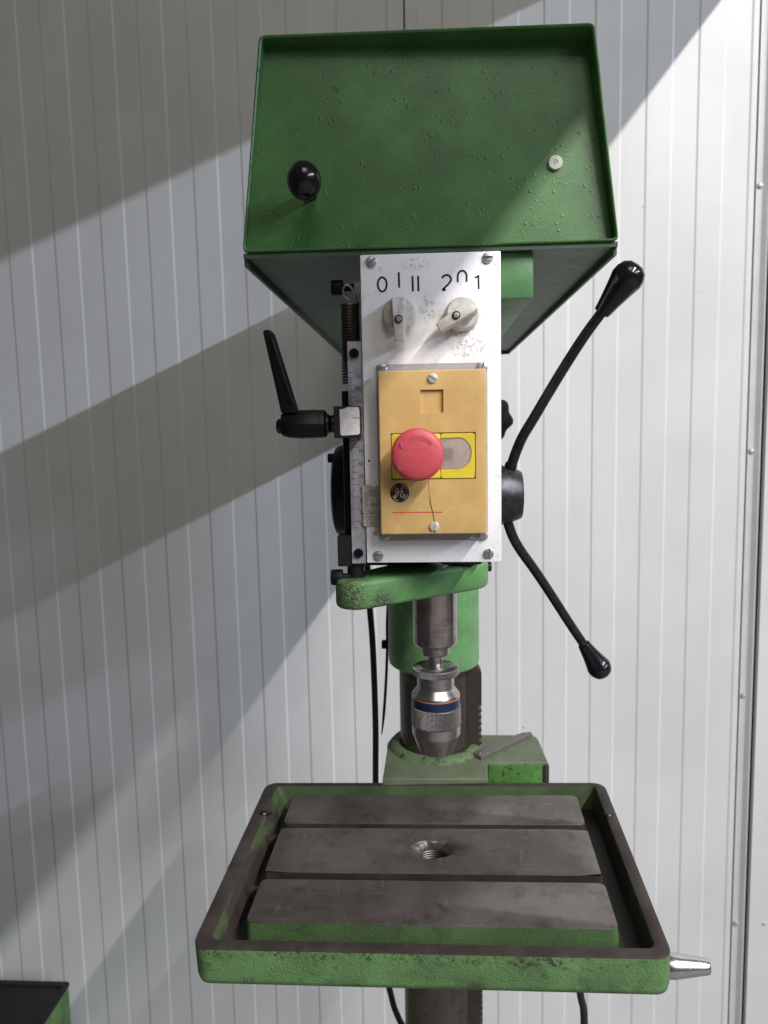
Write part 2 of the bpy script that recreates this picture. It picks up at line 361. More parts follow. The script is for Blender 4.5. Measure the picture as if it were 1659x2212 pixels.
def rrect(x0, x1, y0, y1, r, k=5):
    out = []
    for cx, cy, a in ((x1 - r, y1 - r, 0), (x0 + r, y1 - r, 90), (x0 + r, y0 + r, 180), (x1 - r, y0 + r, 270)):
        out += arc(cx, cy, r, r, a, a + 90, k)
    return out
def obj(name, bm, mat, parent=None, smooth=True, ang=32, xf=None):
    bmesh.ops.recalc_face_normals(bm, faces=bm.faces)
    me = bpy.data.meshes.new(name)
    if xf is not None: bm.transform(xf)
    bm.to_mesh(me); bm.free()
    me.materials.append(M[mat])
    if smooth:
        me.polygons.foreach_set('use_smooth', [True] * len(me.polygons)); me.set_sharp_from_angle(angle=math.radians(ang))
    o = bpy.data.objects.new(name, me); COL.objects.link(o)
    if parent is not None:
        o.parent = parent
        if parent.type == 'EMPTY': o.matrix_parent_inverse = Matrix.Translation(-parent.location)
    return o
def thing(name, label, cat, loc, group=None):
    o = bpy.data.objects.new(name, None); COL.objects.link(o); o.location = loc; o.empty_display_size = 0.05
    o['label'] = label; o['category'] = cat
    if group: o['group'] = group
    return o
def tag(o, label, cat, group=None):
    o['label'] = label; o['category'] = cat
    if group: o['group'] = group
    return o
def struct(o): o['kind'] = 'structure'; return o

# ------------------------------------------------------------------ setting: wall, floor, added shadow plate
WY = 1430.0; ZT, ZB = 1700.0, -1498.0
def sh(x, z): return x + (790.0 - z) * 0.0039          # the cladding leans a hair against the machine
def sheet(name, x0, x1, lights, darks, parent):
    ev = sorted([(x, 'l') for x in lights if x0 + 4 < x < x1 - 4] + [(x, 'd') for x in darks if x0 + 4 < x < x1 - 4])
    hi, lo = WY - 1.5, WY
    y = hi if (ev and ev[0][1] == 'l') else lo
    prof = [(x0, WY + 10), (x0, y + 1.2), (x0 + 0.8, y)]
    for x, k in ev:
        ny = lo if k == 'l' else hi
        prof += [(x - 2.1, y), (x - 1.2, y + (ny - y) * 0.15), (x + 1.2, y + (ny - y) * 0.85), (x + 2.1, ny)]; y = ny
    prof += [(x1 - 0.8, y), (x1, y + 1.2), (x1, WY + 10)]
    bm = new()
    a = [V(bm, (sh(x, ZT), yy, ZT)) for x, yy in prof]; b = [V(bm, (sh(x, ZB), yy, ZB)) for x, yy in prof]
    for i in range(len(prof) - 1): bm.faces.new((a[i], a[i + 1], b[i + 1], b[i]))
    return obj(name, bm, 'wall_paint', parent, smooth=False)
bm = new(); box(bm, -2600, 2600, WY + 14, WY + 90, ZB, ZT)
wall = struct(obj('wall', bm, 'gap_dark'))
LL = [-765.6 + 93.86 * (k) for k in range(-12, 8)]; LD = [-719.0 + 93.9 * k for k in range(-12, 8)]
sheet('wall_panel', -1900, -30.6, LL, LD, wall)
RL = [-6.6 + 92.85 * k for k in range(0, 8)]; RD = [40.4 + 92.8 * k for k in range(0, 7)]
sheet('wall_panel', -28.2, 609.0, RL, RD, wall)
sheet('wall_panel', 645.0, 1900, [694 + 93 * k for k in range(0, 8)], [740 + 93 * k for k in range(0, 8)], wall)
bm = new()
prof = [(610.9, WY + 8), (610.9, WY - 2), (611.6, WY - 3), (620.5, WY - 3), (622.5, WY - 3.6), (626, WY - 6.4), (629.5, WY - 9.6), (631.5, WY - 10.4), (632.5, WY - 9.5), (632.5, WY + 8)]
a = [V(bm, (sh(x, ZT), y, ZT)) for x, y in prof]; b = [V(bm, (sh(x, ZB), y, ZB)) for x, y in prof]
for i in range(len(prof) - 1): bm.faces.new((a[i], a[i + 1], b[i + 1], b[i]))
trim = obj('trim_strip', bm, 'trim_paint', wall, ang=20)
for z, x in ((922, 619), (437, 619), (-49, 619), (-531.5, 619), (-1015, 619)):
    bm = new(); lathe(bm, [(5.6, 0.5), (5.4, -1.4), (4.0, -3.2), (2.0, -3.9), (0, -4)], (sh(x, z) - 1.0, WY - 3.2, z), 'y', 18); obj('rivet', bm, 'trim_metal', trim)
bm = new(); lathe(bm, [(4.6, 0), (4.4, -1.0), (3.2, -2.3), (1.6, -2.9), (0, -3)], (682, WY - 0.2, -1017), 'y', 16); obj('rivet', bm, 'trim_metal', wall)
bm = new(); box(bm, -4000, 4000, -4000, 1500, -1520, -1500); struct(obj('floor', bm, 'floor_concrete'))
# an unseen plate, added square to the wall above right, that keeps the lamps off the upper part of the wall
bm = new(); prism_y(bm, [(704, 976), (712, 976), (712, 2000), (704, 2000)], -3600, 1426); struct(obj('shadow_plate', bm, 'wall_paint'))

# ------------------------------------------------------------------ drill press
dp = thing('drill_press', 'green column drill press with white control panel, red stop button and grooved table', 'drill press', (0.008, 0.87, 0.0))

# hood: open-fronted folded tube with a recessed front plate
T0, T1, B0, B1 = (-124.5, 307), (131.5, 304), (152.0, 144.3), (-144.0, 144.8)     # TL, TR, BR, BL (x, z)
def ins(p, d, k): sx, sz = k; return (p[0] + sx * d, p[1] + sz * d)
OUT = [T0, T1, B0, B1]; DIRS = [(1.1, -1), (-1.1, -1), (-1, 1), (1, 1)]
INN = [ins(p, 2.0, k) for p, k in zip(OUT, DIRS)]
def rpoly(ps, r, k=4):
    out = []
    m = len(ps)
    for i in range(m):
        p = Vector(ps[i]); a = (Vector(ps[i - 1]) - p).normalized(); b = (Vector(ps[(i + 1) % m]) - p).normalized()
        for j in range(k + 1):
            t = j / k; q0 = p + a * r; q2 = p + b * r
            out.append(tuple((1 - t) ** 2 * q0 + 2 * t * (1 - t) * p + t * t * q2))
    return out
OUTR, INNR = rpoly(OUT, 5), rpoly(INN, 3.4)
bm = new(); y0, y1 = 592.0, 1338.0
ring = []
nseg = len(OUTR)
def loop(pts, y): return [V(bm, (x, y, z)) for x, z in pts]
mid = [((a[0] + b[0]) / 2, (a[1] + b[1]) / 2) for a, b in zip(OUTR, INNR)]
seq = [loop(INNR, 625), loop(INNR, y0 + 0.7), loop(mid, y0), loop(OUTR, y0 + 0.7), loop(OUTR, y1)]
for a, b in zip(seq, seq[1:]):
    for i in range(nseg): bm.faces.new((a[i], b[i], b[(i + 1) % nseg], a[(i + 1) % nseg]))
bm.faces.new(seq[-1])
# bottom of the tube behind the front is cut open: drop faces of the underside, leaving two hanging flanges
bm.faces.ensure_lookup_table()
hood = obj('hood', bm, 'hood_paint', dp, ang=40)
# underside: remove the flat bottom of the outer tube by covering it with a recessed look
bm = new()
dep = [604.0, 611.0, 602.0, 598.0]
N = 14
tl, tr, br, bl = [Vector((p[0], d, p[1])) for p, d in zip([ins(p, 1.6, k) for p, k in zip(OUT, DIRS)], dep)]
g = [[None] * (N + 1) for _ in range(N + 1)]
for i in range(N + 1):
    for j in range(N + 1):
        u, v = i / N, j / N
        p = (tl * (1 - u) + tr * u) * (1 - v) + (bl * (1 - u) + br * u) * v
        g[i][j] = V(bm, (p.x, p.y + 0.8 * math.sin(PI * u) * math.sin(PI * v), p.z))
for i in range(N):
    for j in range(N): bm.faces.new((g[i][j], g[i + 1][j], g[i + 1][j + 1], g[i][j + 1]))
obj('front_plate', bm, 'hood_paint', hood)
# rims hanging under the hood on three sides with the dirty base plate between them
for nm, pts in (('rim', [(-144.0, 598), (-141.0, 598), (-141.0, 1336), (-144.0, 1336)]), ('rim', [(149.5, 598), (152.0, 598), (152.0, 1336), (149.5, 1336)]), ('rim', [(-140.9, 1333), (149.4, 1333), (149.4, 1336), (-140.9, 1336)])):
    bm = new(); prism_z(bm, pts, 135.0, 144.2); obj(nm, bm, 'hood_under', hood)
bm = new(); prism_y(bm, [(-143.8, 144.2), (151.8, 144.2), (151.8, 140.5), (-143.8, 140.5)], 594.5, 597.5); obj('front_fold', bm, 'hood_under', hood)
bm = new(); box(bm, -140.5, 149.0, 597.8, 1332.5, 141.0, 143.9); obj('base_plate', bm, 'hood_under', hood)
# black ball knob on the hood front
bm = new(); prof = [(4.5, 599.5), (4.5, 583)]
lathe(bm, [(4.8, 34), (4.8, 12)] , (-88.5, 567, 189.5), 'y', 20); obj('knob_stem', bm, 'black_matte', hood)
bm = new(); lathe(bm, [(13.0 * math.sin(PI * i / 16), -13.5 * math.cos(PI * i / 16)) for i in range(17)], (-88.5, 567, 189.5), 'y', 40, sz=1.09); obj('ball_knob', bm, 'black_plastic', hood)
bm = new(); lathe(bm, [(5.6, 0), (5.6, -4), (5.2, -4.8), (2.0, -4.9), (1.6, -4.3), (1.2, -4.3), (0.9, -5.0), (0, -5.0)], (104.8, 607, 208), 'y', 28)
obj('press_stud', bm, 'switch_beige', hood)

def chip(pts, y, mat, parent, name='paint_chip'):
    bm = new(); prism_y(bm, pts, y - 0.15, y + 1.2); obj(name, bm, mat, parent, smooth=False)
chip([(-56, 147.0), (-52.5, 148.0), (-51.0, 150.2), (-48.5, 148.4), (-46.6, 148.6), (-44, 147.0), (-49, 146.5)], 598.9, 'gap_dark', hood)
chip([(-120.6, 301.5), (-118.6, 302.2), (-117.4, 300.4), (-118.8, 298.6), (-120.4, 299.0)], 603.6, 'gap_dark', hood)
chip([(-68.5, 271.6), (-67.2, 272.2), (-65.0, 269.0), (-64.4, 267.0), (-65.6, 267.6)], 604.4, 'hood_under', hood)
chip([(-66.0, 262.0), (-64.9, 262.6), (-62.0, 257.6), (-62.8, 257.4)], 604.3, 'hood_under', hood)

# head casting behind the panel
bm = new(); box(bm, -44, 56, 601, 930, -98, 140.5); bevel(bm, 4, 2); obj('head_casting', bm, 'casting_paint', dp)
bm = new(); box(bm, 61.6, 88, 602, 960, 104.5, 140.6); bevel(bm, 1.6, 2); obj('side_block', bm, 'casting_paint', dp)
bm = new(); box(bm, -60, 50, 640, 800, -119, -90); bevel(bm, 3, 2); obj('shade_filler', bm, 'black_matte', dp)  # black filler standing in for the shade between panel and arm

# white control panel
bm = new(); prism_y(bm, [(-49.2, 138.3), (60.3, 138.0), (60.8, -106.3), (-48.8, -106.3)], 585, 600); bevel(bm, 0.9, 2)
panel = obj('control_panel', bm, 'panel_white', dp)
def slot_screw(c, r, h, ang, parent, mat='screw_steel', name='screw', slot=0.19):
    """slotted pan-head screw facing -Y: base disc plus two half caps with a real slot between"""
    bm = new(); cx, cy, cz = c
    lathe(bm, [(r, 0), (r, -h * 0.2), (r * 0.6, -h * 0.2)], c, 'y', 24)
    gap = r * slot; ca, sa = math.cos(ang), math.sin(ang)
    for s in (-1, 1):
        a0 = math.asin(gap / r); K = 10
        base = [(r * math.cos(a0 + (PI - 2 * a0) * i / K), s * r * math.sin(a0 + (PI - 2 * a0) * i / K)) for i in range(K + 1)]
        def lay(f, hh): return [(cx + (x * f) * ca - (s * gap + (z - s * gap) * f) * sa, cy - hh, cz + (x * f) * sa + (s * gap + (z - s * gap) * f) * ca) for x, z in base]
        A = [[V(bm, p) for p in lay(f, hh)] for f, hh in ((1.0, h * 0.10), (1.0, h * 0.6), (0.86, h * 0.88), (0.55, h))]
        for p, q in zip(A, A[1:]):
            for i in range(K + 1): bm.faces.new((p[i], q[i], q[(i + 1) % (K + 1)], p[(i + 1) % (K + 1)]))
        bm.faces.new(A[-1])
    return obj(name, bm, mat, parent)
for x, z, a in ((-40.3, 132.6, 0.7), (50.2, 132.9, 0.05), (-39.2, -100.2, 0.1), (50.4, -99.3, 1.45)):
    slot_screw((x, 585, z), 4.2, 2.4, a, panel)
# numerals
def numeral(strokes, w=1.55):
    bm = new()
    for s in strokes: stroke(bm, s[0], w, 585 - 0.02, 0.12, closed=s[1])
    obj('numeral', bm, 'print_black', panel, smooth=False)
numeral([(arc(-32.1, 115.3, 3.5, 5.4, 0, 360, 36)[:-1], True)])
numeral([([(-19.0, 124.2), (-18.9, 118), (-18.8, 112.4)], False)])
numeral([([(-8.3, 121), (-8.2, 115), (-8.1, 109.3)], False), ([(-3.9, 121), (-3.8, 115), (-3.7, 109.3)], False)])
numeral([(arc(18.2, 117.7, 3.5, 3.3, 165, -30, 16) + [(20.6, 115.2), (19.0, 113.4), (16.6, 111.4), (15.3, 109.8)], False), ([(14.7, 109.7), (17.6, 109.8)], False)])
numeral([([(26.9, 115.2)] + arc(30.4, 119.3, 3.5, 4.6, 180, 0, 20) + [(33.8, 115.4)], False)], 1.5)
numeral([([(40.3, 118.3), (42.2, 119.0), (43.0, 120.3), (43.1, 114), (43.2, 109.5)], False)], 1.45)
# paint scratch and punched dot on the panel
bm = new(); stroke(bm, [(-44.9, -22.2), (-45.9, -23.2)], 1.8, 584.97, 0.1); obj('paint_chip', bm, 'print_black', panel, smooth=False)
bm = new(); stroke(bm, spline([(54.0, 129.4, 0), (57.0, 126.0, 0), (58.6, 122.0, 0), (59.4, 117.5, 0)], 4), 0.3, 584.97, 0.05); obj('scratch', bm, 'print_black', panel, smooth=False)

# rotary switches
def rotary(c, ang):
    cx, cz = c
    bm = new(); lathe(bm, [(13.3, 0.2), (13.3, -2.2), (12.9, -3.0), (12.4, -7.4), (11.6, -8.2), (0, -8.2)], (cx, 585, cz), 'y', 48)
    d = obj('rotary_switch', bm, 'switch_beige', dp)
    R = Matrix.Rotation(ang, 2)
    def pt(x, z): v = R @ Vector((x, z)); return (cx + v.x, cz + v.y)
    out = [(-4.9, 9.6), (-3.4, 9.7), (-2.0, 8.2), (0, 7.6), (2.0, 8.2), (3.4, 9.7), (4.9, 9.6), (3.9, -22.5), (-2.9, -22.5)]
    back = [(x * 1.22, z * 1.03 if z > 0 else z * 0.98) for x, z in out]
    bm = new(); prism(bm, [(*pt(x, z)[:1], 563.5 if z > -20 else 564.8, pt(x, z)[1]) for x, z in out], [(pt(x, z)[0], 578.0, pt(x, z)[1]) for x, z in back])
    bevel(bm, 0.55, 2, 25); obj('grip', bm, 'switch_beige', d)
    sx, sz = pt(0.2, -6.6)
    bm = new(); lathe(bm, [(3.1, 0.3), (3.1, -0.25), (2.6, -0.35)], (sx, 563.6, sz), 'y', 20); obj('socket', bm, 'black_matte', d)
    slot_screw((sx, 563.3, sz), 2.1, 0.9, 1.1, d, slot=0.22)
rotary((-19.2, 91.8), 0.0)
rotary((30.2, 90.5), math.radians(-59))

# emergency stop enclosure ---------------------------------------------------
bm = new(); prism_y(bm, rrect(-38.2, 49.6, -87.6, 53.2, 2.0, 3), 582.9, 584.9); bevel(bm, 0.4, 1)
flange = obj('backing_flange', bm, 'clear_plastic', dp)
for x, z, a in ((-33.0, 49.6, 0.6), (45.3, 49.8, 1.2), (-32.6, -83.3, 0.5), (45.6, -83.6, 1.0)):
    slot_screw((x, 582.9, z), 3.9, 1.4, a, flange)
def cellplate(bm, xs, zs, holes, ya, yb, floor):
    """plate between ya (front) and yb with square pockets: holes = {(i, j)}, pocket floor at depth `floor`"""
    nx, nz = len(xs) - 1, len(zs) - 1; vc = {}
    def vv(i, j, y):
        k = (i, j, y)
        if k not in vc: vc[k] = V(bm, (xs[i], y, zs[j]))
        return vc[k]
    full = lambda i, j: 0 <= i < nx and 0 <= j < nz and (i, j) not in holes
    for i in range(nx):
        for j in range(nz):
            y = ya if full(i, j) else floor
            bm.faces.new((vv(i, j, y), vv(i + 1, j, y), vv(i + 1, j + 1, y), vv(i, j + 1, y)))
            if (i, j) in holes:
                for (p, q) in (((i, j), (i + 1, j)), ((i + 1, j), (i + 1, j + 1)), ((i + 1, j + 1), (i, j + 1)), ((i, j + 1), (i, j))):
                    di = {((i, j), (i + 1, j)): (i, j - 1), ((i + 1, j), (i + 1, j + 1)): (i + 1, j), ((i + 1, j + 1), (i, j + 1)): (i, j + 1), ((i, j + 1), (i, j)): (i - 1, j)}[(p, q)]
                    if di not in holes: bm.faces.new((vv(*p, ya), vv(*q, ya), vv(*q, floor), vv(*p, floor)))
    ring = [(i, 0) for i in range(nx)] + [(nx, j) for j in range(nz)] + [(i, nz) for i in range(nx, 0, -1)] + [(0, j) for j in range(nz, 0, -1)]
    for k in range(len(ring)):
        p, q = ring[k], ring[(k + 1) % len(ring)]
        bm.faces.new((vv(*p, ya), vv(*p, yb), vv(*q, yb), vv(*q, ya)))
bm = new()
cellplate(bm, [-35.6, -26.6, -3.1, 14.4, 39.0, 47.2], [-80.2, -37.2, -1.0, 14.2, 31.9, 46.8], {(2, 3), (1, 1), (2, 1), (3, 1)}, 565.0, 582.8, 567.4)
def outer(e):
    c = [(v.co.x * 1000, v.co.y * 1000, (v.co.z - EYE) * 1000) for v in e.verts]
    return all(abs(p[1] - 565) < 0.01 and (p[0] < -35 or p[0] > 46.5 or p[2] < -79.5 or p[2] > 46.2) for p in c) or all((p[0] < -35 or p[0] > 46.5) and (p[2] < -79.5 or p[2] > 46.2) for p in c)
bevel(bm, 1.1, 3, 30, outer)
cover = obj('stop_switch_cover', bm, 'ochre_plastic', dp, ang=50)
for x, z, a in ((6.2, 40.4, -0.55), (6.3, -74.2, 1.4)):
    slot_screw((x, 565.0, z), 3.7, 1.7, a, cover, 'bright_screw')
# yellow insert with its D-shaped window
bm = new(); prism_y(bm, rrect(-25.9, 11.9, -36.4, -1.7, 1.5, 3), 565.3, 567.3); bevel(bm, 0.5, 2)
ins1 = obj('yellow_insert', bm, 'bright_yellow', cover)
D = [(12.2, -6.0)] + [(26.0, -5.6)] + arc(25.6, -17.1, 9.6, 11.5, 88, -88, 16) + [(12.2, -28.8)]
bm = new()
fr = rrect(12.0, 38.3, -36.4, -1.7, 1.5, 3)
# frame: two C shaped halves around the window, built as a ring between outline and window outline
def resample(pts, k):
    P = [Vector(p) for p in pts] + [Vector(pts[0])]; Ls = [(b - a).length for a, b in zip(P, P[1:])]; tot = sum(Ls); out = []; i = 0; acc = 0
    for q in range(k):
        d = tot * q / k
        while acc + Ls[i] < d: acc += Ls[i]; i += 1
        out.append(P[i].lerp(P[i + 1], (d - acc) / Ls[i]))
    return out
def byangle(pts, c, k=72):
    P = [Vector(p) for p in pts]; out = []
    for q in range(k):
        a = 2 * PI * q / k; d = Vector((math.cos(a), math.sin(a))); best = None
        for p0, p1 in zip(P, P[1:] + P[:1]):
            e = p1 - p0; den = d.x * e.y - d.y * e.x
            if abs(den) < 1e-9: continue
            r = p0 - Vector(c); t = (r.x * e.y - r.y * e.x) / den; s = (r.x * d.y - r.y * d.x) / den
            if t > 0 and -1e-6 <= s <= 1 + 1e-6: best = t if best is None else min(best, t)
        out.append((c[0] + d.x * best, c[1] + d.y * best))
    return out
cD = (23.5, -17.3); o1 = byangle(fr, cD); i1 = byangle([(cD[0] + (x - cD[0]) * 1.05, cD[1] + (z - cD[1]) * 1.05) for x, z in D], cD)
A = [V(bm, (x, 567.3, z)) for x, z in o1]; B = [V(bm, (x, 565.0, z)) for x, z in o1]; C = [V(bm, (x, 565.0, z)) for x, z in i1]; E_ = [V(bm, (x, 567.3, z)) for x, z in i1]
for a, b in ((A, B), (B, C), (C, E_)):
    for i in range(72): bm.faces.new((a[i], b[i], b[(i + 1) % 72], a[(i + 1) % 72]))
obj('window_frame', bm, 'bright_yellow', cover)
bm = new(); prism_y(bm, [(23.5 + (x - 23.5) * 1.04, -17.3 + (z + 17.3) * 1.04) for x, z in D], 567.1, 567.35); obj('lens_back', bm, 'label_paper', cover)
bm = new(); box(bm, 12.6, 21.5, 564.85, 566.3, -20.8, -13.6); obj('indicator', bm, 'indicator_grey', cover)
bm = new(); prism_y(bm, D, 564.7, 566.6); bevel(bm, 0.5, 2); obj('window', bm, 'milky_window', cover)
# red mushroom button
bc = (-5.9, -17.2)
bm = new()
wob = lambda a: 1.0 + 0.010 * math.cos(96 * a)
lathe(bm, [(11.5, 567.0), (11.5, 554), (15.5, 552.5), (18.8, 551.0)], (bc[0], 0, bc[1]), 'y', 48)
btn = obj('stop_button', bm, 'red_plastic', cover)
bm = new(); lathe(bm, [(18.0, 551.2), (19.6, 550.6), (19.8, 549.5)], (bc[0], 0, bc[1]), 'y', 384, wob=wob)
lathe(bm, [(19.8, 549.4), (19.8, 544.6), (19.5, 543.6)], (bc[0], 0, bc[1]), 'y', 384, wob=wob)
obj('button_rim', bm, 'red_plastic', cover, ang=60)
bm = new(); lathe(bm, [(19.45, 544.5), (19.3, 543.4), (18.6, 542.5), (16, 541.5), (11, 540.5), (5.5, 540.05), (0, 540.0)], (bc[0], 0, bc[1]), 'y', 64); obj('button_face', bm, 'red_plastic', cover, ang=60)
bm = new(); pts = []
a0, a1 = 152, 36
outer_a = arc(bc[0], bc[1], 14.6, 14.6, a0 - 9, a1, 22); inner_a = arc(bc[0], bc[1], 11.0, 11.0, a1, a0 - 9, 22)
head = [(bc[0] + 9.6 * math.cos(math.radians(a0 - 8)), bc[1] + 9.6 * math.sin(math.radians(a0 - 8))), (bc[0] + 13.4 * math.cos(math.radians(a0 + 7)), bc[1] + 13.4 * math.sin(math.radians(a0 + 7))), (bc[0] + 15.8 * math.cos(math.radians(a0 - 9)), bc[1] + 15.8 * math.sin(math.radians(a0 - 9)))]
prism_y(bm, outer_a + inner_a + head, 540.35, 541.6); bevel(bm, 0.2, 1); obj('turn_arrow', bm, 'red_plastic', cover)
# round monogram badge
bm = new(); lathe(bm, [(7.5, 0.3), (7.5, -0.3), (7.2, -0.45), (0, -0.45)], (-20.2, 565.0, -47.2), 'y', 40); badge = obj('badge', bm, 'print_black', cover)
bm = new(); bx, bz, by = -20.2, -47.2, 564.5
for a in (20, 110, 200, 290): stroke(bm, arc(bx, bz, 6.3, 6.3, a + 5, a + 62, 12), 0.55, by, 0.1, taper=True)
g1 = [(-1.0, 3.0), (-1.9, 3.7), (-3.2, 2.9), (-3.7, 1.4), (-2.9, 0.4), (-1.7, 1.2), (-0.9, 2.9), (-1.3, 0.6), (-2.0, -1.9), (-3.1, -3.6), (-4.3, -3.7), (-4.3, -2.5), (-3.0, -1.2), (-1.0, -0.2), (0.4, 0.9)]
g2 = [(3.0, 3.2), (2.4, 3.9), (1.3, 3.3), (1.1, 1.9), (2.3, 1.0), (2.9, 0.7), (1.5, 0.3), (0.5, -1.2), (0.9, -3.0), (2.6, -3.6), (4.0, -2.6), (3.8, -1.4), (2.7, -1.5), (2.5, -2.3)]
for gpts in (g1, g2): stroke(bm, [(bx + p.x, bz + p.y) for p in spline([(x, z, 0) for x, z in gpts], 5)], 0.62, by, 0.1)
obj('monogram', bm, 'logo_beige', cover, smooth=False)
bm = new(); stroke(bm, [(-26.0, -62.7), (-6, -62.7), (13.0, -62.9)], 0.75, 564.98, 0.06); obj('red_line', bm, 'print_red', cover, smooth=False)
bm = new(); stroke(bm, [(2.2, -37.5), (2.4, -44), (3.3, -51.5)], 0.28, 564.98, 0.05); stroke(bm, [(3.3, -51.5), (3.5, -56), (4.8, -61), (6.0, -67), (6.4, -70.4)], 0.75, 564.98, 0.06); stroke(bm, [(6.5, -77.8), (6.7, -80.0)], 0.6, 564.98, 0.05)
obj('crack', bm, 'gap_dark', cover, smooth=False)
# strip of old adhesive tape beside the cover
bm = new(); prism_y(bm, [(-51.6, -42.9), (-47, -42.2), (-42, -43.6), (-37.8, -42.3), (-37.3, -61), (-37.7, -82.6), (-40.4, -83.5), (-43.6, -82.6), (-41.6, -79.0), (-42.4, -76.4), (-47, -76.6), (-50.9, -75.6), (-51.2, -60)], 584.55, 584.8)
obj('tape', bm, 'tape_residue', dp, smooth=False)
bm = new(); stroke(bm, [(-50.9, -65.6), (-43.2, -65.5)], 0.35, 584.5, 0.05); obj('pencil_mark', bm, 'gap_dark', panel, smooth=False)

# depth scale ---------------------------------------------------------------
RX0, RX1 = -61.3, -49.6
bm = new(); prism_y(bm, [(RX0, 72.4), (RX1, 72.4), (RX1, -107.2), (RX0, -107.2)], 587.6, 590.6); bevel(bm, 0.35, 1)
ruler = obj('depth_scale', bm, 'ruler_steel', dp)
SEG = {'0': [[(0, .25), (0, .75), (.25, 1), (.75, 1), (1, .75), (1, .25), (.75, 0), (.25, 0), (0, .25)]], '1': [[(.1, .75), (.55, 1), (.55, 0)]],
       '2': [[(0, .8), (.25, 1), (.75, 1), (1, .78), (.9, .5), (0, 0), (1, 0)]], '3': [[(0, 1), (1, 1), (.45, .6), (.85, .5), (1, .25), (.7, 0), (.2, 0), (0, .15)]],
       '4': [[(.7, 0), (.7, 1), (0, .3), (1, .3)]], '5': [[(1, 1), (.1, 1), (.05, .55), (.6, .62), (1, .4), (.9, .1), (.5, 0), (0, .1)]],
       '6': [[(.9, 1), (.3, .8), (0, .35), (.3, 0), (.75, 0), (1, .3), (.7, .55), (.1, .45)]], '7': [[(0, 1), (1, 1), (.35, 0)]],
       '8': [[(.5, .53), (.1, .75), (.3, 1), (.7, 1), (.9, .75), (.5, .53), (0, .27), (.25, 0), (.75, 0), (1, .27), (.5, .53)]], '9': [[(1, .6), (.7, .45), (.2, .5), (0, .75), (.3, 1), (.75, 1), (1, .7), (.85, .25), (.3, 0)]]}
bm = new(); nb = new()
for k in range(5, 136):
    z = -72.0 + (k - 10); L = 7.4 if k % 10 == 0 else (5.4 if k % 5 == 0 else 3.4)
    if k > 126 and k % 10: continue
    stroke(bm, [(RX0 + 0.15, z), (RX0 + L, z)], 0.26 if k % 10 else 0.34, 587.58, 0.05)
    if k % 10 == 0:
        s = str(k); wd, hh, gp = 1.35, 2.9, 0.65; x = RX1 - 1.0 - (len(s) * wd + (len(s) - 1) * gp)
        for ch in s:
            for sg in SEG[ch]: stroke(nb, [(x + px * wd, z - 4.4 + pz * hh) for px, pz in sg], 0.42, 587.58, 0.05)
            x += wd + gp
obj('scale_marks', bm, 'print_black', ruler, smooth=False); obj('scale_numbers', nb, 'print_black', ruler, smooth=False)
for z in (62.8, -98.3):
    bm = new(); lathe(bm, [(3.9, 0.3), (3.9, -2.6), (3.5, -3.2), (2.0, -3.2), (1.9, -2.2), (0, -2.2)], (-55.6, 587.6, z), 'y', 24); obj('bolt', bm, 'black_satin', ruler)
bm = new(); box(bm, -73.3, -61.5, 590, 606, -110, -84.3); box(bm, -61.45, -50, 591, 606, -109.8, -84.4); bevel(bm, 0.6, 1); obj('end_block', bm, 'dark_steel', dp)
bm = new(); lathe(bm, [(3.6, -84.5), (3.6, 34)], (-64.6, 602, 0), 'z', 20); obj('stop_rod', bm, 'black_satin', dp)
bm = new(); lathe(bm, [(7.2, -126), (7.2, -109.9)], (-59.5, 600, 0), 'z', 24); obj('lower_rod', bm, 'rod_black', dp)
# clamp block with paper label, and the clamping lever
bm = new(); box(bm, -71.5, -50.8, 571.5, 600, -4.0, 20.9); bevel(bm, 0.6, 1); blk = obj('clamp_block', bm, 'dark_steel', dp)
bm = new(); prism_y(bm, [(-66.6, 18.4), (-62.5, 18.9), (-60.5, 20.1), (-52, 19.9), (-51.0, 17.5), (-51.0, -0.4), (-52.2, -1.5), (-65.2, -2.1), (-66.4, -0.9)], 571.2, 571.45)
obj('paper_label', bm, 'label_paper', blk, smooth=False)
bm = new(); stroke(bm, [(-57.0, 11.6), (-51.2, 11.4)], 0.4, 571.18, 0.05); obj('index_line', bm, 'print_black', blk, smooth=False)
lc = (0, 586, 7.5)
bm = new(); lathe(bm, [(7.0, -71.3), (7.0, -74), (6.2, -74.2), (7.2, -75), (6.2, -76), (7.6, -77), (7.6, -79)], lc, 'x', 28); obj('lever_thread', bm, 'dark_steel', dp)
bm = new(); lathe(bm, [(9.0, -78.8), (11.2, -80), (11.8, -83), (11.6, -86), (11.9, -87), (12.0, -100), (11.2, -109), (9.8, -114), (9.0, -115)], lc, 'x', 12, wob=lambda a: 1.0 + 0.03 * math.cos(6 * a))
lev = obj('clamp_lever', bm, 'black_satin', dp, ang=28)
bm = new(); lathe(bm, [(6.2, -114.5), (6.2, -118.2), (5.2, -119.4), (0, -119.6)], (0, 586, 6.2), 'x', 24); obj('lever_cap', bm, 'black_plastic', lev)
bm = new()
prism(bm, [(-125.4, 571, 79.4), (-123.6, 571, 81.2), (-119.6, 571, 81.0), (-116.6, 571, 78.4), (-100.8, 576, 16.5), (-114.0, 576, 16.5)],
      [(-124.6, 579.5, 79.2), (-123.2, 579.5, 80.6), (-119.8, 579.5, 80.4), (-117.2, 579.5, 78.2), (-101.6, 592, 16.5), (-113.2, 592, 16.5)])
bevel(bm, 1.6, 2); obj('lever_arm', bm, 'black_satin', lev)
bm = new()
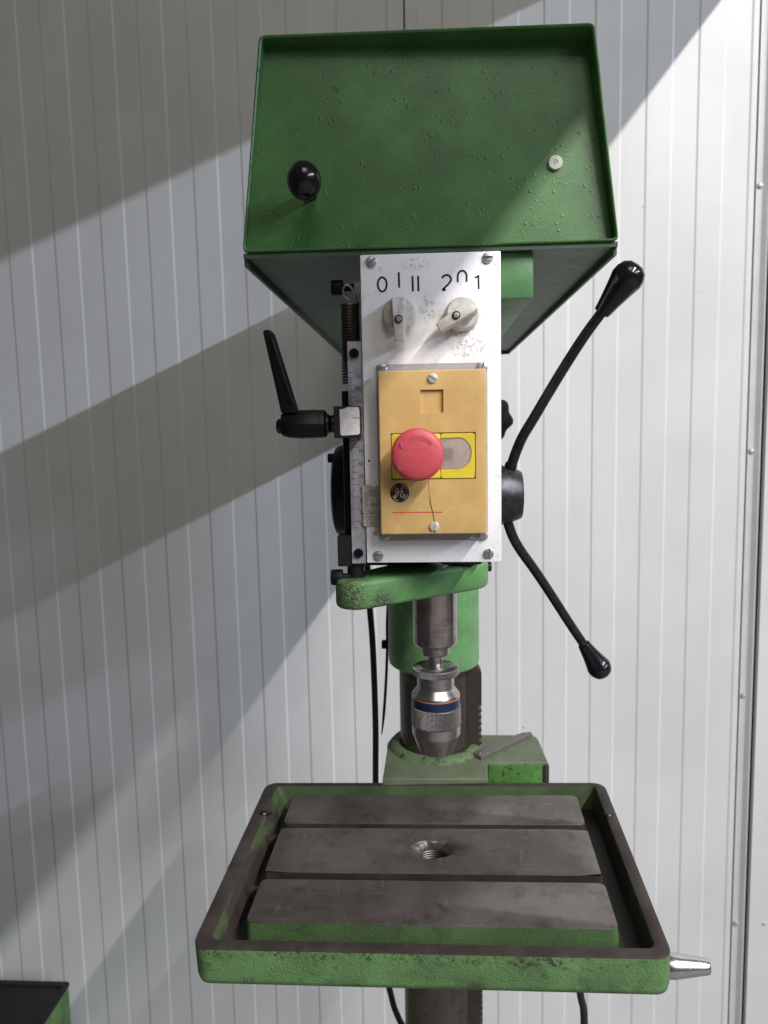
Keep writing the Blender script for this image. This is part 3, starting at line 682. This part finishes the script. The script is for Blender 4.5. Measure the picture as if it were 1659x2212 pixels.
prism(bm, [(-120.2, 570.4, 74), (-117.6, 570.4, 74), (-103.0, 575.2, 22), (-107.6, 575.2, 22)], [(-120.2, 573, 74), (-117.6, 573, 74), (-103.0, 578, 22), (-107.6, 578, 22)]); bevel(bm, 0.4, 1); obj('lever_rib', bm, 'black_satin', lev)

# return spring with its bolt
bm = new(); K = 27; pts = []
for i in range(K * 14 + 1):
    a = 2 * PI * i / 14; pts.append((-61.0 + 7.3 * math.cos(a), 615 + 7.3 * math.sin(a), 106.5 - 66.0 * i / (K * 14)))
tube(bm, pts, 1.05, 6)
spr = obj('coil_spring', bm, 'spring_steel', dp)
bm = new(); tube(bm, spline([(-61 + 7.3, 615, 106.5), (-55.5, 614, 109), (-56.5, 613, 113.5), (-58.5, 612, 118), (-62.5, 611, 121.0), (-66.0, 611, 117.5), (-64.6, 612, 112), (-61, 613, 109)], 5), 1.0, 8); obj('spring_hook', bm, 'screw_steel', spr)
bm = new(); lathe(bm, [(3.0, -53), (3.0, -66.4)], (0, 616, 119.6), 'x', 20); lathe(bm, [(6.0, -66.5), (6.2, -67.2), (6.2, -75.2), (5.7, -76)], (0, 616, 119.8), 'x', 24); obj('spring_bolt', bm, 'black_matte', dp)
bm = new(); lathe(bm, [(5.0, -52), (5.2, -51.5), (5.2, -56.2), (4.8, -56.6)], (0, 616, 119.8), 'x', 6); obj('nut', bm, 'switch_beige', dp, ang=20)

# spring cap of the feed shaft on the left
bm = new(); lathe(bm, [(42, -44), (43, -62), (42.5, -78), (40.5, -82), (36, -84), (0, -84.5)], (0, 672, -53.5), 'x', 56); cap = obj('spring_cap', bm, 'black_satin', dp)
bm = new(); lathe(bm, [(4.2, -80), (4.2, -87.5), (3.6, -88)], (0, 655, -22.5), 'x', 18); obj('cap_screw', bm, 'black_matte', cap)

# feed hub, levers and star knob on the right
bm = new(); lathe(bm, [(27.5, 56.5), (27.6, 64), (27.0, 69), (24.4, 79), (22.4, 84.5), (21.0, 86.6), (14, 86.8), (0, 86.8)], (0, 664, -58.8), 'x', 56); hub = obj('feed_hub', bm, 'hub_black', dp)
def feed_lever(pts, r0, r1, tip, kr, lens):
    P = [Vector(p) for p in pts]; sp = spline(P, 5); k = len(sp)
    bm = new(); tube(bm, sp, [r0 + (r1 - r0) * i / (k - 1) for i in range(k)], 18); l = obj('feed_lever', bm, 'rod_black', dp)
    d = (P[-1] - P[-2]).normalized()
    c = P[-1]
    prof = [(kr * 0.50, -2), (kr * 0.53, -0.5), (kr * 0.66, lens * 0.22), (kr * 0.86, lens * 0.5), (kr * 0.975, lens * 0.64), (kr * 0.985, lens * 0.645), (kr * 0.985, lens * 0.655), (kr * 0.995, lens * 0.66), (kr * 1.0, lens * 0.70), (kr * 0.95, lens * 0.80), (kr * 0.78, lens * 0.91), (kr * 0.45, lens * 0.98), (0, lens)]
    bm = new(); lathe(bm, prof, c, d, 36); obj('knob', bm, 'black_plastic', l, ang=40)
    return l
up = [(73.5, 662, -42), (77.1, 658, -31.8), (81.1, 652, -18.1), (85.6, 645, -5.7), (93.6, 636, 9.6), (104.1, 627, 29.5), (117.4, 617, 53.5), (130.1, 607, 75.0), (142.0, 598, 92.5)]
lv = feed_lever(up, 4.7, 4.15, None, 12.6, 42)
bm = new(); d = Vector((4.0, -6, 13.7)).normalized(); lathe(bm, [(5.4, 0), (5.6, 0.6), (5.2, 1.6), (5.6, 2.6), (5.4, 3.4)], Vector((76.2, 658.6, -33.6)), d, 24); obj('lock_ring', bm, 'black_satin', lv)
feed_lever([(71.0, 662, -76), (74.7, 664, -84.4), (79.9, 668, -98.3), (88.1, 672, -112.5), (101.1, 678, -130.9), (117.3, 684, -155.5), (135.7, 690, -184.6), (152.0, 694, -209.3)], 4.7, 4.3, None, 11.6, 38)
bm = new(); lathe(bm, [(19, 0), (20.5, -1.5), (20.8, -9), (19.5, -11.5), (10, -12.5), (0, -12.5)], (59.5, 690, 10.5), 'y', 70, wob=lambda a: 1.0 + 0.075 * math.cos(7 * a + 1.0)); obj('star_knob', bm, 'black_satin', dp, ang=40)

# quill arm: web from the depth rod round the quill
def hull2(c1, r1, c2, r2, k=14):
    c1 = Vector(c1); c2 = Vector(c2); d = c2 - c1; th = math.atan2(d.y, d.x); be = math.acos((r1 - r2) / d.length)
    out = []
    for i in range(k + 1):
        a = th + be + (2 * PI - 2 * be) * i / k; out.append((c1.x + r1 * math.cos(a), c1.y + r1 * math.sin(a)))
    for i in range(k + 1):
        a = th - be + 2 * be * i / k; out.append((c2.x + r2 * math.cos(a), c2.y + r2 * math.sin(a)))
    return out
bm = new(); prism_z(bm, hull2((-59.0, 597), 17.5, (24, 680), 34, 12), -145.3, -120.6); bevel(bm, 4.2, 3, 40)
armo = obj('quill_arm', bm, 'arm_paint', dp, ang=45)
bm = new(); lathe(bm, [(6.4, -70.5), (6.6, -71.5), (6.6, -79), (6.0, -80)], (0, 597, -120.4), 'x', 20, wob=lambda a: 1 + 0.02 * math.cos(20 * a)); lathe(bm, [(3.4, -60), (3.4, -70.6)], (0, 597, -120.4), 'x', 16); obj('thumb_screw', bm, 'black_matte', dp)
bm = new(); lathe(bm, [(4.4, 56.5), (4.6, 57), (4.6, 61), (4.0, 61.6)], (0, 686, -129), 'x', 18); obj('clamp_screw', bm, 'dark_steel', armo)
# quill, spindle, chuck
qc = (7.2, 660, 0)
bm = new(); lathe(bm, [(20.3, -100), (20.3, -193.6), (19.9, -195.2), (18.6, -196.7), (14, -196.8)], qc, 'z', 56); q = obj('quill', bm, 'quill_steel', dp)
for z in (-176.5, -183.0):
    bm = new(); lathe(bm, [(20.0, z - 0.25), (20.38, z - 0.2), (20.38, z + 0.2), (20.0, z + 0.25)], qc, 'z', 56); obj('scribed_line', bm, 'polished_steel', q)
bm = new(); lathe(bm, [(13.7, -196), (13.7, -204.6), (13.0, -205.7), (8.2, -205.9)], qc, 'z', 40); sp_ = obj('spindle_nose', bm, 'chuck_steel', dp, ang=20)
bm = new(); lathe(bm, [(7.6, -205), (7.2, -207), (7.2, -222)], qc, 'z', 32); obj('arbor', bm, 'chuck_steel', sp_)
bm = new(); lathe(bm, [(9, -217.2), (12.4, -217.2), (12.6, -218.1), (20.2, -218.2), (20.4, -219)], qc, 'z', 56); chuck = obj('chuck', bm, 'chuck_steel', dp, ang=20)
def cpart(name, prof, mat, n=72, ang=16): 
    bm = new(); lathe(bm, prof, qc, 'z', n); return obj(name, bm, mat, chuck, ang=ang)
cpart('knurled_ring', [(20.0, -218.0), (21.3, -218.4), (21.9, -219.0), (21.9, -224.1), (21.4, -224.7), (17.0, -224.8)], 'knurled_steel', 96)
cpart('neck', [(17.3, -224.6), (17.3, -237.6)], 'chuck_steel')
cpart('shoulder', [(17.3, -237.4), (17.9, -238.2), (22.2, -243.6), (22.5, -244.6), (22.5, -246.0)], 'chuck_steel')
cpart('orange_ring', [(22.5, -245.7), (22.62, -245.8), (22.62, -246.5), (22.5, -246.6)], 'orange_band')
cpart('blue_ring', [(22.5, -246.5), (22.58, -246.7), (22.58, -254.2), (22.4, -254.5)], 'blue_band')
cpart('grip_sleeve', [(22.2, -254.4), (23.0, -254.8), (23.3, -255.5), (23.3, -272.2), (22.9, -272.9), (22.0, -273.1)], 'knurled_steel', 96)
cpart('nose_ring', [(22.2, -272.9), (22.6, -273.3), (22.6, -282.4), (22.3, -282.9)], 'chuck_steel')
cpart('nose_cone', [(22.2, -282.7), (21.9, -283.2), (16.2, -299.2), (15.5, -300.2), (9, -300.4), (8, -297), (0, -296)], 'chuck_steel')

# column, sleeve and rack
cc = (7.5, 870, 0)
bm = new(); lathe(bm, [(55.3, -60), (55.3, -277), (54.6, -280), (52.5, -282), (44, -282.4)], cc, 'z', 72); obj('column_sleeve', bm, 'sleeve_paint', dp)
bm = new(); lathe(bm, [(43.2, -282), (43.2, -1470)], (8.2, 870, 0), 'z', 72); obj('column', bm, 'column_steel', dp)
# rack bar with teeth facing right
bm = new(); tz = -290.0; pts = [(50.5, -284)]
prof = [(47.0, -1100), (47.0, -286), (61.5, -286), (64.8, -291)]
z = -332.0; prof.append((64.8, z))
while z > -1090:
    prof += [(60.9, z - 1.9), (60.9, z - 4.2), (64.8, z - 6.1), (64.8, z - 8.2)]; z -= 8.2
prof += [(64.8, -1100)]
prism_y(bm, prof, 856, 878); rk = obj('rack', bm, 'rack_steel', dp, smooth=False)
# table bracket
ZBK = -388.0
bm = new(); out = [(-52.5, 780)] + [(8 - 60.5 * math.sin(a) * 1.0, 866 - 60.5 * math.cos(a)) for a in [math.radians(t) for t in (78, 100, 125, 150, 180)]] + [(50, 906), (60, 901.0), (133.5, 900.5), (137.5, 893), (139.5, 823.0), (68.5, 821.5), (66.0, 780)]
prism_z(bm, out, -470, ZBK); bevel(bm, 2.5, 3, 40, lambda e: all(v.co.z > EYE + (ZBK - 1) / 1000 for v in e.verts)); brk = obj('table_bracket', bm, 'bracket_paint', dp, ang=40)
bm = new(); lathe(bm, [(44.4, ZBK - 2), (44.4, ZBK + 5.5), (46, ZBK + 6.3), (51.5, ZBK + 6.2), (54, ZBK + 4.6), (57.5, ZBK + 0.8), (60.2, ZBK - 3)], (8.2, 870, 0), 'z', 64); obj('collar', bm, 'collar_paint', brk)
bm = new(); prism_y(bm, rrect(69.8, 131.5, -440, ZBK - 1.6, 3, 3), 819.6, 821.9); bevel(bm, 0.8, 2); obj('front_pad', bm, 'pocket_paint', brk)
bm = new(); prism_z(bm, [(134.5, 820.5), (140.6, 820.8), (138.8, 893), (134.2, 900)], -440, ZBK - 3); bevel(bm, 1, 2); obj('side_pad', bm, 'rack_steel', brk)
bm = new(); prism_z(bm, [(51.5, 838.5), (62.0, 826.5), (132.0, 896.0), (129.0, 900.0), (118, 897)], ZBK + 0.3, ZBK + 4.4); bevel(bm, 0.5, 1); ptr = obj('pawl_plate', bm, 'plate_steel', dp)
bm = new(); lathe(bm, [(1.7, ZBK + 4.2), (1.5, ZBK + 5.2), (0, ZBK + 5.5)], (60.5, 836, 0), 'z', 14); obj('pin', bm, 'polished_steel', ptr)

# work table: tilted casting, built flat and turned into place
MT = Matrix(((0.99916, 0.03015, -0.02777), (-0.03157, 0.99813, -0.05237), (0.02614, 0.05321, 0.99824))).to_4x4()
TB = Matrix.Translation((0.0022954, 0.66, EYE - 0.4008638)) @ MT @ Matrix.Translation((0, 0, -EYE))
def tobj(name, bm, mat, parent, **k): return obj(name, bm, mat, parent, xf=TB, **k)
def ringsolid(bm, loops):
    L = [[V(bm, p) for p in lp] for lp in loops]; k = len(L[0])
    for a, b in zip(L, L[1:]):
        for i in range(k): bm.faces.new((a[i], b[i], b[(i + 1) % k], a[(i + 1) % k]))
    return L
def rr(x0, x1, y0, y1, r, z, k=7): return [(x, y, z) for x, y in rrect(x0, x1, y0, y1, r, k)]
X0, X1, Y0, Y1 = -193.4, 187.0, -130.2, 123.6
bm = new()
L = ringsolid(bm, [rr(X0 + 6, X1 - 6, Y0 + 6, Y1 - 6, 8, -35.3), rr(X0 + 1.2, X1 - 1.2, Y0 + 1.2, Y1 - 1.2, 12, -32.8), rr(X0, X1, Y0, Y1, 13, -28), rr(X0, X1, Y0, Y1, 13, -1.2)])
bm.faces.new(L[0][::-1])
table = tobj('table_tray', bm, 'tray_paint', dp, ang=50)
bm = new()
ringsolid(bm, [rr(X0, X1, Y0, Y1, 13, -1.2), rr(X0 + 0.35, X1 - 0.35, Y0 + 0.35, Y1 - 0.35, 12.7, -0.3), rr(X0 + 1.2, X1 - 1.2, Y0 + 1.2, Y1 - 1.2, 12, 0),
               rr(X0 + 13.0, X1 - 10.2, Y0 + 9.8, Y1 - 6.2, 6.5, 0), rr(X0 + 13.8, X1 - 11, Y0 + 10.6, Y1 - 7, 6, -0.6)])
tobj('tray_rim', bm, 'rim_steel', table, ang=40)
bm = new()
L = ringsolid(bm, [rr(X0 + 13.8, X1 - 11, Y0 + 10.6, Y1 - 7, 6, -0.6), rr(X0 + 24, X1 - 14.5, Y0 + 14, Y1 - 10, 5, -26)])
tobj('tray_well', bm, 'well_paint', table, ang=50)
bm = new(); bm.faces.new([V(bm, p) for p in rr(X0 + 24, X1 - 14.5, Y0 + 14, Y1 - 10, 5, -26)]); tobj('tray_floor', bm, 'oily_floor', table)
# three clamping strips (machined tops) on the raised table block
def strip(y0, y1, hole=False, side='rim_steel'):
    xl, xr = -156.5, 152.8
    r0 = 7 if True else 0
    if not hole:
        bm = new(); L = ringsolid(bm, [rr(xl - 1.5, xr + 1.8, y0 - 1.5, y1, 6, -25.5, 4), rr(xl, xr, y0, y1, 6, -1.0, 4)]); tobj('strip_side', bm, side, table, ang=50)
        bm = new(); L = ringsolid(bm, [rr(xl, xr, y0, y1, 6, -1.0, 4), rr(xl + 0.3, xr - 0.3, y0 + 0.3, y1 - 0.3, 5.8, -0.25, 4), rr(xl + 1, xr - 1, y0 + 1, y1 - 1, 5, 0, 4)]); bm.faces.new(L[2]); tobj('clamp_strip', bm, 'table_steel', table, ang=30)
        return
    bm = new(); ringsolid(bm, [rr(xl - 1.5, xr + 1.8, y0, y1, 3, -25.5, 4), rr(xl, xr, y0, y1, 3, -1.0, 4)]); tobj('strip_side', bm, side, table, ang=50)
    # top with the worn countersunk centre hole: ring by angle
    k = 120; cen = (0.3, 1.5)
    def ol(off, z): return [(x, y, z) for x, y in byangle(rrect(xl + off, xr - off, y0 + off, y1 - off, max(3 - off, 0.6), 3), cen, k)]
    def el(rx, ry, z, ragged=0.0, dx=0.0):
        out = []
        for i in range(k):
            a = 2 * PI * i / k; rg = 1 + ragged * (0.6 * math.sin(3 * a + 1) + 0.4 * math.sin(7 * a) + 0.3 * math.sin(13 * a + 2))
            out.append((cen[0] + dx + rx * rg * math.cos(a), cen[1] + ry * rg * math.sin(a), z))
        return out
    bm = new()
    loops = [ol(0, -1.0), ol(0.3, -0.25), ol(1, 0)]
    for t in (0.85, 0.6, 0.35, 0.15): 
        e = el(24, 15.5, 0, 0.02); o_ = ol(1, 0); loops.append([(e[i][0] + (o_[i][0] - e[i][0]) * t, e[i][1] + (o_[i][1] - e[i][1]) * t, 0) for i in range(k)])
    loops += [el(23.0, 14.0, 0, 0.075), el(20.8, 13.2, -0.8, 0.07), el(18.2, 12.6, -1.8, 0.06, 0.6), el(15.8, 12.0, -4.0, 0.045, 0.8), el(14.2, 11.6, -6.0, 0.01), el(13.6, 11.4, -7.5), el(13.6, 11.4, -22)]
    L = ringsolid(bm, loops); bm.faces.new(L[-1]); tobj('clamp_strip', bm, 'table_steel', table, ang=24)
    for t in range(5):
        z = -8.5 - 2.4 * t; bm = new(); ringsolid(bm, [el(13.55, 11.35, z), el(12.7, 10.6, z - 0.8), el(13.55, 11.35, z - 1.6)]); tobj('bore_thread', bm, 'dark_steel', table)
strip(-99.6, -43.8, side='strip_paint'); strip(-33.6, 36.2, True); strip(44.2, 97.8)
for x, y, r in ((88.1, 16.2, 1.6), (-37.9, 3.4, 1.9), (-21, 3.0, 0.9), (31.5, 2.2, 1.0)):
    bm = new(); lathe(bm, [(r, 0.06), (r * 0.9, 0.10), (0, 0.10)], (x, y, 0), 'z', 14); tobj('drill_mark', bm, 'gap_dark', table)
for x, ys in ((-162, (40, -39)),):      # webs bridging block and tray wall
    for y in ys:
        bm = new(); box(bm, min(x, x + (-12 if x < 0 else 12)), max(x, x + (-12 if x < 0 else 12)), y - 3.5, y + 3.5, -25, -13); bevel(bm, 1.5, 2); tobj('web', bm, 'rim_steel', table)
for x in (178.5, -181.5):
    bm = new(); lathe(bm, [(4.2, -0.5), (4.2, 0.4), (3.4, 1.6), (1.4, 2.0), (0, 2.0)], (x, 62, 0), 'z', 18); tobj('grub_screw', bm, 'dark_steel', table)
    if x < 0:
        bm = new(); lathe(bm, [(2.4, -0.5), (2.4, 0.6), (0, 1.2)], (x + 7, 61, 0), 'z', 14); tobj('grub_screw', bm, 'dark_steel', table)
# tapered steel crank grip
bm = new(); lathe(bm, [(5, 190), (5, 236), (11.2, 238), (12.2, 241), (12.4, 246), (11.6, 252), (10.2, 262), (8.0, 277), (7.5, 280.4), (6.6, 281.6), (0, 281.8)], (0, 700, -546.0), 'x', 40)
grip = obj('crank_grip', bm, 'polished_steel', dp)
bm = new(); lathe(bm, [(11, 140), (11, 188), (9, 190)], (0, 760, -546), 'x', 24); tube(bm, [(184, 760, -546), (190, 740, -546), (194, 716, -546), (198, 700, -546)], 6.5, 12); obj('crank_arm', bm, 'dark_steel', dp)
bm = new(); box(bm, -40, 56, 700, 830, -520, -445); box(bm, 20, 150, 735, 830, -590, -470.5); bevel(bm, 6, 2); obj('table_support', bm, 'tray_paint', dp)
# foot of the column
bm = new(); box(bm, -190, 205, 560, 1050, -1500, -1462); bevel(bm, 8, 3); obj('base_plate', bm, 'tray_paint', dp)

# ------------------------------------------------------------------ cables
bm = new(); tube(bm, spline([(-82, 950, -120), (-78, 950, -190), (-76.5, 950, -235), (-73.5, 950, -289), (-72, 950, -393), (-73.5, 950, -476), (-76, 950, -620), (-68, 950, -740), (-57.6, 950, -796.7), (-51.4, 950, -821.6), (-38, 950, -850), (-5, 955, -900), (10, 960, -1100), (15, 965, -1496)], 6), 4.3, 12)
tag(obj('power_cable', bm, 'rubber_cable'), 'black power cable hanging down the left side of the green column sleeve', 'cable')
bm = new(); tube(bm, spline([(120, 950, -500), (160, 950, -640), (196, 950, -730), (208.8, 950, -792.5), (213.7, 950, -832.7), (214, 950, -1000), (205, 952, -1300), (190, 960, -1496)], 6), 5.2, 12)
tag(obj('machine_cable', bm, 'rubber_cable'), 'short stretch of black cable below the right half of the table', 'cable')
tie = thing('cable_tie', 'thin black cable tie with a long pointed tail beside the green sleeve', 'cable tie', W(-54, 935, -400))
bm = new(); P = spline([(-50.5, 935, -215), (-52.8, 935, -250), (-53.5, 935, -290), (-56.5, 935, -340), (-60, 935, -380), (-63, 935, -404)], 5); k = len(P)
tube(bm, P, [1.9] * (k - 6) + [1.7, 1.5, 1.3, 1.1, 0.9, 0.5], 8); obj('strap', bm, 'black_matte', tie)
bm = new(); box(bm, -60.5, -51.5, 929, 938, -284, -273.5); bevel(bm, 1.2, 2); obj('head', bm, 'black_matte', tie)

# ------------------------------------------------------------------ neighbouring machine at lower left
nm = thing('machine_stand', 'green metal stand with black recessed top by the wall at lower left', 'machine stand', W(-1000, 1200, -1500))
bm = new(); zt = -1110
prism_z(bm, rrect(-1400, -742, 1000, 1335, 6, 4), -1500, zt - 4); obj('stand_body', bm, 'tray_paint', nm, ang=50)
bm = new(); L = ringsolid(bm, [rr(-1402, -740, 998, 1337, 7, zt - 3.9), rr(-1402, -740, 998, 1337, 7, zt), rr(-1391, -751, 1009, 1326, 4, zt), rr(-1390, -752, 1010, 1325, 4, zt - 3)])
bm.faces.new(L[-1]); bm.faces.new(L[0][::-1]); obj('stand_top', bm, 'oily_floor', nm, ang=40)
